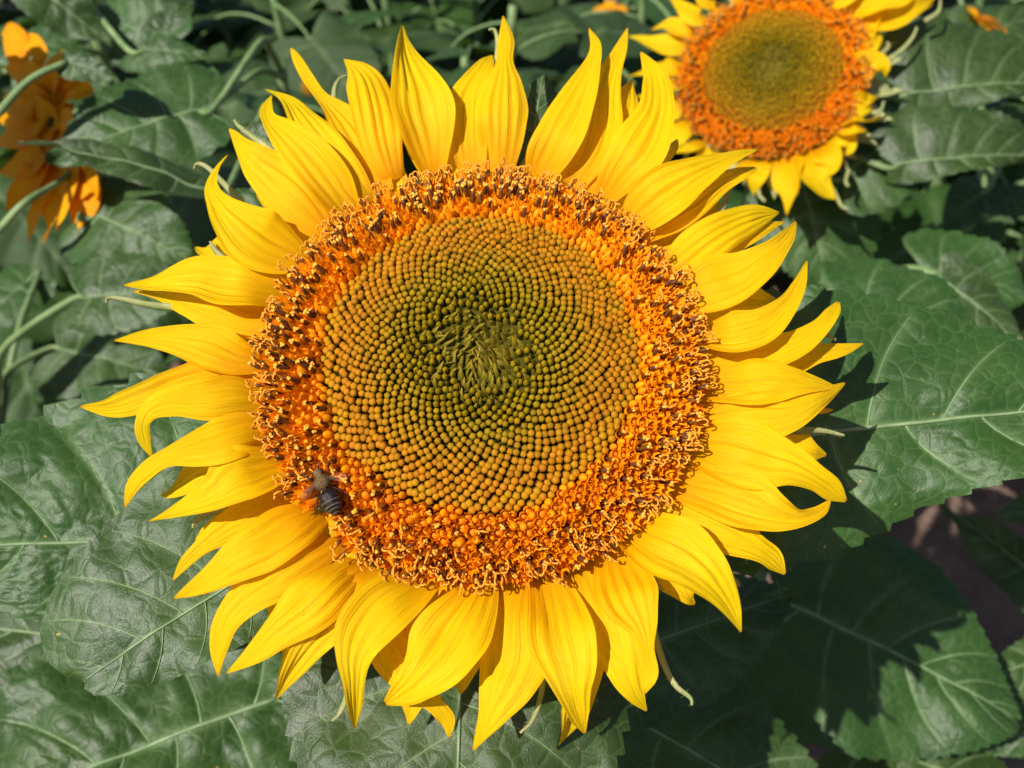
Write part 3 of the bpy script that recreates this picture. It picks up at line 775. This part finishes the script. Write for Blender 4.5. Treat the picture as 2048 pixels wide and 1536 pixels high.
# ------------------------------------------------------------------ honey bee
def bee():
    h = head0
    A = h.loc(632, 938, .012); Bp = h.loc(676, 1030, .012)
    rad = ((A + Bp) * .5).to_2d().length
    z = h.dome(min(rad, h.R)) + .0185
    A = h.loc(632, 938, z + .001); Bp = h.loc(675, 1030, z - .001)
    M = h.M3
    to_w = lambda p: h.C + M @ p
    A, Bp = to_w(A), to_w(Bp)
    X = (Bp - A); L = X.length; X.normalize(); N = h.n; Y = N.cross(X).normalized(); N = X.cross(Y)
    root_loc = (A + Bp) * .5
    def mk(name, c0, c1, rough, spec, sc=900, **k): return mat_simple(name, c0, c1, sc, rough, spec, .4, 4000, **k)
    black = mk('bee_black', (.009, .006, .005), (.016, .010, .009), .30, .28); band = mk('bee_grey_band', (.09, .07, .05), (.14, .11, .08), .6, .3)
    fuzz = mk('bee_fuzz', (.10, .055, .022), (.17, .10, .045), .9, .1)
    wing = NT('bee_wing'); g = wing.n('ShaderNodeBsdfTransparent'); p = wing.bsdf((.55, .45, .32), .25, .6); mx = wing.n('ShaderNodeMixShader')
    mx.inputs[0].default_value = .06; wing.l(g.outputs[0], mx.inputs[1]); wing.l(p, mx.inputs[2]); wingm = wing.done(mx.outputs[0])
    mb = MB()
    prof = [(0, .02, 2), (.03, .075, 2), (.09, .105, 2), (.14, .085, 2), (.17, .07, 2), (.21, .12, 2), (.29, .165, 2), (.37, .15, 2), (.42, .07, 0), (.45, .06, 0), (.49, .15, 0),
            (.56, .20, 0), (.65, .212, 0), (.70, .208, 1), (.72, .206, 0), (.79, .19, 0), (.805, .184, 1), (.83, .17, 0), (.88, .145, 1), (.90, .13, 0), (.95, .085, 1), (.97, .05, 0), (1, .01, 0)]
    pts = [X * (L * (p[0] - .5)) + N * (L * (.02 * math.sin(p[0] * 6))) for p in prof]
    mb.ring_tube(pts, [L * p[1] for p in prof], 14, 0, True, flat=1.0)
    nf = (len(prof) - 1) * 14
    for i in range(len(prof) - 1):
        for k in range(14): mb.m[i * 14 + k] = prof[i][2]
    r = random.Random(2)
    for sx, spread in ((.18, -.28), (.26, .02), (.34, .30)):
        for sg in (1, -1):
            p0 = X * (L * (sx + .05 - .5)) + Y * (sg * L * .10) - N * L * .06
            p1 = p0 + Y * sg * L * .13 + X * L * spread * .6 + N * L * .06
            p2 = p1 + Y * sg * L * .12 + X * L * spread * .6 - N * L * .20
            p3 = p2 + Y * sg * L * .07 + X * L * .05 * (1 if spread > 0 else -1) - N * L * .03
            mb.ring_tube([p0, p1, p2, p3], [L * .016, L * .018, L * .013, L * .007], 6, 0)
    for sg in (1, -1):
        p0 = X * (L * (.03 - .5)) + Y * sg * L * .04 + N * L * .06
        mb.ring_tube([p0, p0 - X * L * .07 + Y * sg * L * .05 + N * L * .05, p0 - X * L * .15 + Y * sg * L * .10 - N * L * .02], [L * .010, L * .009, L * .008], 5, 0)
        # compound eyes
        c = X * (L * (.085 - .5)) + Y * sg * L * .082 + N * L * .02
        mb.ring_tube([c + X * L * .05 * q for q in (-1, -.5, .5, 1)], [L * .01, L * .036, L * .036, L * .01], 6, 0)
    # short body fur on the thorax
    for q in range(420):
        u = r.uniform(.17, .42); an = r.uniform(-2.2, 2.2); rr = L * interp([(p[0], p[1]) for p in prof], u)
        d = N * math.cos(an) + Y * math.sin(an); c = X * L * (u - .5) + d * rr * .95
        mb.ring_tube([c, c + (d + X * r.uniform(-.4, .4)).normalized() * L * r.uniform(.03, .06)], [L * .004, L * .001], 3, 2, False)
    b = obj('honey_bee', mb.mesh('honey_bee', [black, band, fuzz]))
    b.location = root_loc
    b['label'] = 'dark honey bee with pale bands feeding on the lower left rim of the big sunflower'; b['category'] = 'bee'
    for sg in (1, -1):
        V = []; UV = []; Fc = []; nn = 10
        root = X * L * (.27 - .5) + Y * sg * L * .11 + N * L * .12
        d = (X * .40 + Y * sg * .85 + N * .05).normalized(); sd = N.cross(d).normalized()
        for k in range(nn + 1):
            t = k / nn; hw = L * .085 * interp([(0, .15), (.3, .6), (.65, 1), (.88, .8), (1, .25)], t)
            for j in (-1, -.3, .4, 1):
                V.append(root + d * L * .40 * t + sd * hw * j + N * L * .012 * math.sin(j * 5 + t * 4)); UV.append((t, j))
        for k in range(nn):
            for j in range(3):
                a = k * 4 + j; Fc.append((a, a + 4, a + 5, a + 1))
        obj('wing', mesh('wing', V, Fc, [wingm], None, UV), b)
bee()

# ------------------------------------------------------------------ second sunflower, upper right
def r3(l): return [(1248 + x * .3906, y * .3906, *[q * .3906 for q in w]) for x, y, *w in l]
def r1(l): return [(x * .3418 - 4, y * .3418, *[q * .3418 for q in w]) for x, y, *w in l]
C1 = at(1546, 152, 1.02)
N1 = (CU * .30 - CF * .90 + CR * -.30).normalized()
plant1 = thing('sunflower_plant', 'second open sunflower at the upper right, cut by the top edge', 'sunflower', (C1.x, C1.y + .08, 0))
head1 = Head(plant1, C1, N1, .0825, .016)
head1.broad_bracts(26, 2)
BACK1 = C1 - N1 * .05
stem(plant1, [plant1.location + Vector((0, 0, -.02)), plant1.location + Vector((.01, .01, .3)), BACK1 + Vector((0, .015, -.08)), BACK1], .015, .010)
P2 = [[(340,230,70),(250,235,120),(150,215,85),(80,195,40),(20,185,4)], [(370,190,60),(300,150,110),(220,125,80),(140,152,4)], [(450,110,60),(370,80,110),(300,30,70),(235,-10,4)],
 [(480,40,60),(430,10,90),(390,-80,4)], [(310,330,70),(220,340,120),(120,360,60),(10,395,4)], [(310,430,70),(240,440,110),(160,470,60),(60,500,4)], [(310,520,70),(250,540,110),(190,590,60),(130,640,4)],
 [(330,620,70),(280,680,110),(240,740,60),(180,815,4)], [(400,720,70),(330,750,90),(250,770,50),(190,790,4)], [(480,780,70),(420,800,90),(370,830,50),(330,860,4)],
 [(830,790,90),(840,860,135),(840,950,120),(840,1020,50),(832,1100,4)], [(930,780,90),(970,870,145),(1010,950,110),(1085,1022,4)], [(720,820,80),(690,880,90),(670,940,60),(665,1000,4)], [(620,820,70),(620,880,80),(640,930,4)],
 [(990,750,80),(1040,800,120),(1045,850,90),(1020,890,14)], [(1060,690,80),(1120,710,110),(1145,750,70),(1130,790,10)], [(1090,610,80),(1180,600,110),(1250,615,60),(1325,600,4)], [(1110,650,80),(1160,655,110),(1200,660,60),(1240,670,4)],
 [(1140,500,80),(1210,490,120),(1260,490,60),(1295,495,10)], [(1120,560,80),(1190,540,100),(1240,540,60),(1270,545,6)], [(1150,410,80),(1210,350,135),(1280,320,90),(1330,350,50),(1342,400,4)], [(1170,300,60),(1220,210,95),(1270,130,80),(1320,70,40),(1355,40,4)],
 [(1180,300,50),(1250,250,60),(1300,200,30),(1310,160,4)], [(1140,60,70),(1280,30,120),(1400,0,100),(1520,-40,10)], [(1190,100,60),(1330,80,100),(1450,50,80),(1590,-10,8)], [(1180,120,50),(1330,130,60),(1420,110,50),(1580,20,4)],
 [(1040,10,70),(1150,-20,110),(1280,-80,10)], [(950,-10,70),(990,-80,110),(1010,-200,4)], [(830,-30,70),(850,-110,110),(840,-230,4)], [(700,-30,70),(690,-120,110),(660,-230,4)], [(580,-10,70),(550,-90,100),(500,-190,4)], [(1100,40,70),(1220,20,110),(1350,-30,90),(1450,-80,10)]]
for i, p in enumerate(P2):
    head1.petal(r3(p), PETAL, layer=.004 * (i % 3 - 1), arch=.012, tip=.0, seed=200 + i, n=22, m=10, roll=RND.uniform(-.75, .75))
for p in [[(1280,150),(1320,215),(1290,280)], [(1340,320),(1430,250),(1480,190),(1500,140)], [(1310,285),(1355,240),(1350,215)], [(1240,580),(1310,570),(1332,520)], [(1170,665),(1240,690),(1262,695)],
          [(1080,790),(1130,830),(1142,870)], [(1150,870),(1135,930),(1150,955)], [(1070,970),(1110,1050),(1145,1072)], [(710,910),(690,990),(722,1032)], [(310,815),(345,750),(350,700),(315,685)], [(1540,110),(1610,60),(1622,-10)],
          [(525,780),(545,740),(565,730)]]:
    head1.curl_bract(r3(p), r0=.0026, r1=.0014)
head1.florets(2000, .75, .24, True, 9, 300, green=.7)
RIGHT_LEAVES = [
 ((1605, 372, 1.06), (1660, 600), .95, .0, .62, .50, 21, dict(ns=90)),
 ((1815, 190, 1.02), (2180, 165), .75, .0, .42, .14, 22, dict(ns=90)),
 ((1690, 345, 1.02), (1870, 235), .6, .0, .5, .5, 23, dict()),
 ((1790, 330, 1.0), (2130, 310), .8, .0, .36, .12, 24, dict(ns=90)),
]
for base, tip, a, b, wl, wr, sd, kw in RIGHT_LEAVES:
    add_leaf(plant1, BACK1 + Vector((0, .02, -.06)), base, tip, a, b, wl, wr, sd, None, **kw)

# ------------------------------------------------------------------ shaded sunflower at the left edge
C2 = at(105, 240, .95)
N2 = (CU * .10 - CF * .80 + CR * -.45).normalized()
plant2 = thing('sunflower_plant', 'shaded orange yellow sunflower at the left edge behind green leaves', 'sunflower', (C2.x - .04, C2.y + .08, 0))
head2 = Head(plant2, C2, N2, .008, .003); head2.wide = 1.75
head2.broad_bracts(18, 3)
BACK2 = C2 - N2 * .02
stem(plant2, [plant2.location + Vector((0, 0, -.02)), plant2.location + Vector((-.01, .01, .3)), BACK2 + Vector((-.0, .02, -.07)), BACK2], .012, .008)
P3 = [[(150,430,80),(150,330,110),(110,250,110),(60,180,60),(20,200,4)], [(200,400,80),(215,330,90),(190,260,80),(110,200,4)], [(300,560,90),(200,480,130),(120,430,80),(40,400,4)], [(330,560,90),(420,440,120),(520,410,90),(600,450,4)],
 [(330,600,80),(420,530,110),(500,520,70),(570,550,4)], [(280,640,90),(180,600,130),(100,580,80),(30,560,4)], [(280,690,90),(170,680,130),(80,690,90),(0,700,4)], [(280,740,90),(160,770,130),(60,800,90),(-40,850,4)],
 [(300,820,90),(250,900,130),(140,960,120),(0,1010,4)], [(320,700,60),(350,690,100),(400,650,80),(430,600,4)], [(360,800,80),(430,870,100),(500,900,4)], [(300,860,90),(230,1000,120),(140,1120,90),(50,1230,4)],
 [(330,860,90),(300,1080,120),(220,1270,100),(170,1430,4)], [(350,860,90),(350,1100,120),(300,1300,80),(270,1425,4)], [(370,860,90),(400,1080,110),(370,1240,70),(345,1350,4)], [(390,850,90),(490,1100,130),(450,1270,110),(435,1405,4)],
 [(400,840,90),(520,1060,120),(560,1130,60),(580,1160,4)], [(320,540,90),(300,430,110),(330,340,80),(380,290,4)]]
P3 += [[(300,700,90),(330,640,130),(300,560,100),(260,470,4)], [(320,740,90),(260,700,130),(190,640,100),(120,560,4)], [(330,720,90),(390,740,120),(420,800,80),(430,880,4)], [(310,760,90),(270,830,130),(220,870,100),(150,900,4)]]
for i, p in enumerate(P3):
    head2.petal(r1(p), PETAL_O, layer=.004 * (i % 3 - 1), arch=.010, seed=300 + i, n=20, m=10)
head2.florets(60, .55, .25, True, 11, 60)

def long_stalk(plant, pts, r0, r1):
    P = catmull([at(*p) for p in pts], 16); mb = MB()
    mb.ring_tube([p - plant.location for p in P], [r0 + (r1 - r0) * k / 15 for k in range(16)], 8)
    obj('petiole', mb.mesh('petiole', [STEM]), plant)
for pts, tip, kw in (([(-90, 330, .90), (0, 222, .86), (62, 158, .85), (134, 124, .86)], (240, 160), dict(arch=.02)),
                     ([(-90, 560, .90), (0, 458, .87), (50, 405, .865), (112, 368, .90), (175, 318, .95)], None, dict())):
    long_stalk(plant2, pts, .0034, .0026)
    if tip: add_leaf(plant2, BACK2, pts[-1], tip, .8, 0, .30, .30, int(pts[1][1]), None, petiole=False, **kw)
# ------------------------------------------------------------------ leafy neighbours placed one by one
def leafy(label, gx, gy, top, leaves, group=None):
    p = thing('sunflower_plant', label, 'sunflower', (gx, gy, 0), group)
    stem(p, [Vector((gx, gy, -.02)), Vector((gx + .01, gy + .006, top * .4)), Vector((gx - .006, gy, top * .75)), Vector((gx, gy, top))], .013, .006)
    for base, tip, a, b, wl, wr, sd, kw in leaves:
        add_leaf(p, Vector((gx, gy, top)), base, tip, a, b, wl, wr, sd, None, **kw)
    return p
def ground_xy(px, py, d):
    v = at(px, py, d); return v.x, v.y

x, y = ground_xy(1500, 1230, .92)
leafy('leafy sunflower plant with a large round dark leaf at the lower right', x, y, .50, [
 ((1565, 1205, .88), (2040, 1440), .45, .0, .46, .50, 31, dict(ns=100, nt=20, quilt=.018, ter=.013, tooth=.045)),
 ((1700, 1480, .95), (2080, 1620), .3, 0, .4, .4, 32, dict()),
])
x, y = ground_xy(2150, 1150, 1.0)
leafy('leafy sunflower plant at the right edge over bare soil', x, y, .5, [
 ((2110, 1190, .98), (1875, 1005), .5, 0, .28, .22, 33, dict()),
 ((2200, 1020, .95), (1990, 1030), .4, 0, .35, .35, 34, dict()),
 ((2230, 1400, .95), (1960, 1500), .3, 0, .35, .35, 35, dict()),
 ((2150, 1300, .95), (1900, 1380), .3, 0, .30, .2, 36, dict()),
])
x, y = ground_xy(1700, 620, 1.0)
leafy('leafy sunflower plant with round leaves to the right behind the flower', x, y, .58, [
 ((1680, 600, .83), (1985, 680), .35, 0, .42, .42, 41, dict()),
 ((1850, 540, .98), (2055, 590), .5, 0, .55, .50, 42, dict()),
 ((1880, 560, .95), (2050, 700), .5, 0, .35, .35, 43, dict()),
])
x, y = ground_xy(2000, 300, 1.35)
leafy('leafy sunflower plant at the right edge below the upper leaves', x, y, .52, [
 ((1965, 385, 1.22), (1890, 445), .6, 0, .5, .5, 44, dict()),
 ((1985, 400, 1.25), (2090, 410), .5, 0, .4, .4, 45, dict()),
 ((2100, 270, 1.15), (1940, 250), .6, 0, .4, .4, 46, dict()),
 ((1900, 100, 1.35), (2080, 30), .5, 0, .4, .4, 47, dict()),
])
x, y = ground_xy(560, 120, 1.15)
leafy('leafy sunflower plant with a shadowed heart-shaped leaf at the upper left', x, y, .68, [
 ((403, 220, .92), (95, 330), .55, .1, .36, .42, 51, dict(ns=90)),
 ((415, 385, .86), (35, 285), .1, .3, .16, .16, 52, dict()),
 ((400, 200, 1.0), (300, 100), .6, 0, .42, .42, 53, dict()),
 ((190, 430, .92), (380, 520), .6, 0, .5, .5, 54, dict()),
])
x, y = ground_xy(-40, 780, .98)
leafy('leafy sunflower plant at the left edge with a leaf on a long curved stalk', x, y, .5, [
 ((168, 598, .88), (430, 590), .5, 0, .40, .32, 55, dict(ns=90)),
 ((120, 700, 1.05), (350, 760), .4, 0, .4, .4, 56, dict()),
 ((60, 560, 1.1), (-60, 680), .4, 0, .4, .4, 57, dict()),
])
x, y = ground_xy(200, 60, 1.2)
leafy('leafy sunflower plant at the top left showing dark leaf undersides', x, y, .78, [
 ((70, -30, 1.02), (226, 95), .9, .5, .34, .34, 58, dict(arch=.02)),
 ((330, 90, 1.05), (180, 20), .7, -.3, .4, .4, 59, dict()),
 ((315, 80, 1.05), (388, 0), .8, .2, .35, .35, 60, dict()),
 ((280, 100, 1.0), (425, 118), .6, 0, .30, .30, 61, dict()),
 ((30, 130, 1.1), (160, 60), .5, 0, .45, .45, 62, dict()),
])
# ------------------------------------------------------------------ rows of young plants behind
PROTO = []
for i in range(7):
    r = random.Random(40 + i); o = dict(DEF); o.update(ph=r.uniform(0, 6), wf=r.uniform(8, 14), ns=40, nt=5, teeth=13, arch=r.uniform(.03, .14), curl=r.uniform(.1, .5), bump=.08, quilt=.02)
    w = r.uniform(.36, .48); me, _ = leaf_mesh('leaf', 1.0, w, w * r.uniform(.9, 1.1), o, False); PROTO.append(me)
mb = MB(); E = Vector((-.62, 0, -.20))
mb.ring_tube(catmull([E, Vector((-.4, 0, -.06)), Vector((-.18, 0, .01)), Vector((0.01, 0, 0))], 9), [.017 - .0008 * k for k in range(9)], 6)
PETI = mb.mesh('petiole', [STEM])
def row_plant(x, y, top, n, seed, label, group, lsize=.225, low=.35):
    r = random.Random(seed); p = thing('sunflower_plant', label, 'sunflower', (x, y, 0), group)
    stem(p, [Vector((x, y, -.02)), Vector((x + r.uniform(-.02, .02), y, top * .5)), Vector((x, y, top))], .011, .005)
    a = r.uniform(0, 6.28)
    for i in range(n):
        z = top * (low + (1 - low) * (i + .5) / n); a += 2.4 + r.uniform(-.4, .4)
        L = lsize * r.uniform(.75, 1.15) * (1 - .35 * sm(.8, 1, z / top))
        tilt = r.uniform(-.1, .75)
        M = Matrix.Rotation(a, 4, 'Z') @ Matrix.Rotation(tilt, 4, 'Y') @ Matrix.Rotation(r.uniform(-.4, .4), 4, 'X') @ Matrix.Diagonal((L, L, L, 1))
        off = M @ E; Mz = Matrix.Rotation(a, 4, 'Z')
        # the petiole keeps to the leaf, its far end meets the stem
        M.translation = Vector((0, 0, z)) - off
        o = obj('leaf', PROTO[r.randrange(7)], p); o.matrix_local = M
        obj('petiole', PETI, o)
r = random.Random(77); ORD = ['first', 'second', 'third', 'fourth', 'fifth', 'sixth', 'seventh', 'eighth', 'ninth', 'tenth', 'eleventh', 'twelfth']
for j in range(5):
    k = 0
    for i in range(-6, 7):
        yy = 1.25 + j * .27 + r.uniform(-.06, .06); xx = i * .25 + (j % 2) * .13 + r.uniform(-.06, .06)
        if abs(xx) > .38 + yy * .46: continue
        if yy < 1.45 and .12 < xx < .55: continue
        row_plant(xx, yy, r.uniform(.52, .68) - .03 * j, 11, 500 + j * 20 + k,
                  'leafy green plant without flower, %s from the left in the %s row behind' % (ORD[k], ORD[j]), 'green plants in the rows behind')
        k += 1
# ------------------------------------------------------------------ small far blossoms
def small_flower(label, px, py, d, R, n, seed):
    C = at(px, py, d); p = thing('sunflower_plant', label, 'sunflower', (C.x, C.y + .05, 0), 'far blossoms between the leaves')
    h = Head(p, C, n, R, R * .3); rr = random.Random(seed)
    stem(p, [p.location + Vector((0, 0, -.02)), p.location + Vector((.01, 0, C.z * .6)), C - h.n * R * .8 + Vector((0, .01, -.02)), C - h.n * R * .5], .010, .005)
    sc = F / d; Mw = h.M3
    for i in range(17):
        a = 2 * math.pi * i / 17 + rr.uniform(-.1, .1); pts = []
        for q, w in ((.9, .3), (1.3, .62), (1.75, .5), (2.1, .04)):
            P = C + Mw @ Vector((math.cos(a) * R * q, math.sin(a) * R * q, 0)); v = P - CAMPOS; z = v.dot(CF)
            pts.append((1024 + v.dot(CR) / z * F, 768 - v.dot(CU) / z * F, w * R * F / d))
        h.petal(pts, PETAL_O, arch=R * .12, seed=seed + i, n=10, m=4, base=-.002)
    h.florets(160, .5, .2, True, seed, 60)
small_flower('small orange blossom glimpsed behind the upper left petals of the big flower', 634, 190, 1.5, .013, CU * .3 - CF * .6 + CR * .6, 61)
small_flower('tiny orange blossom among dark leaves above the big flower, left of the second sunflower', 1212, 38, 1.75, .018, CU * .3 - CF * .8 - CR * .2, 71)
small_flower('small shaded orange blossom half hidden by leaves at the upper right corner', 1988, 56, 1.35, .02, CU * .5 - CF * .5 + CR * .4, 81)
# ------------------------------------------------------------------ unseen plant added left of the view to shade the left flower
def shade_point(px, py, d, k):
    return at(px, py, d) + SUN * k
x, y = ground_xy(-420, 330, .78)
shade_plant = thing('sunflower_plant', 'unseen leafy plant added beyond the left edge to shade the left flower', 'sunflower', (x, y, 0))
stem(shade_plant, [Vector((x, y, -.02)), Vector((x, y, .4)), Vector((x - .01, y, .85)), Vector((x, y, 1.02))], .013, .007)
for q, (px, py, k) in enumerate([(80, 205, .16), (30, 340, .17)]):  # added leaves, set sunward of the left flower to block its sun
    S0 = shade_point(px, py, .95, k); dz = (S0 - CAMPOS).dot(CF); bx, by = project(S0)
    add_leaf(shade_plant, Vector((x, y, .95)), (bx - 150, by, dz), (bx + 170, by + 20), .6, -.2, .45, .45, 90 + q)

for L in LEAFLOG:
    if not (.09 < L[1] < .33): print('LEAF SIZE', L)
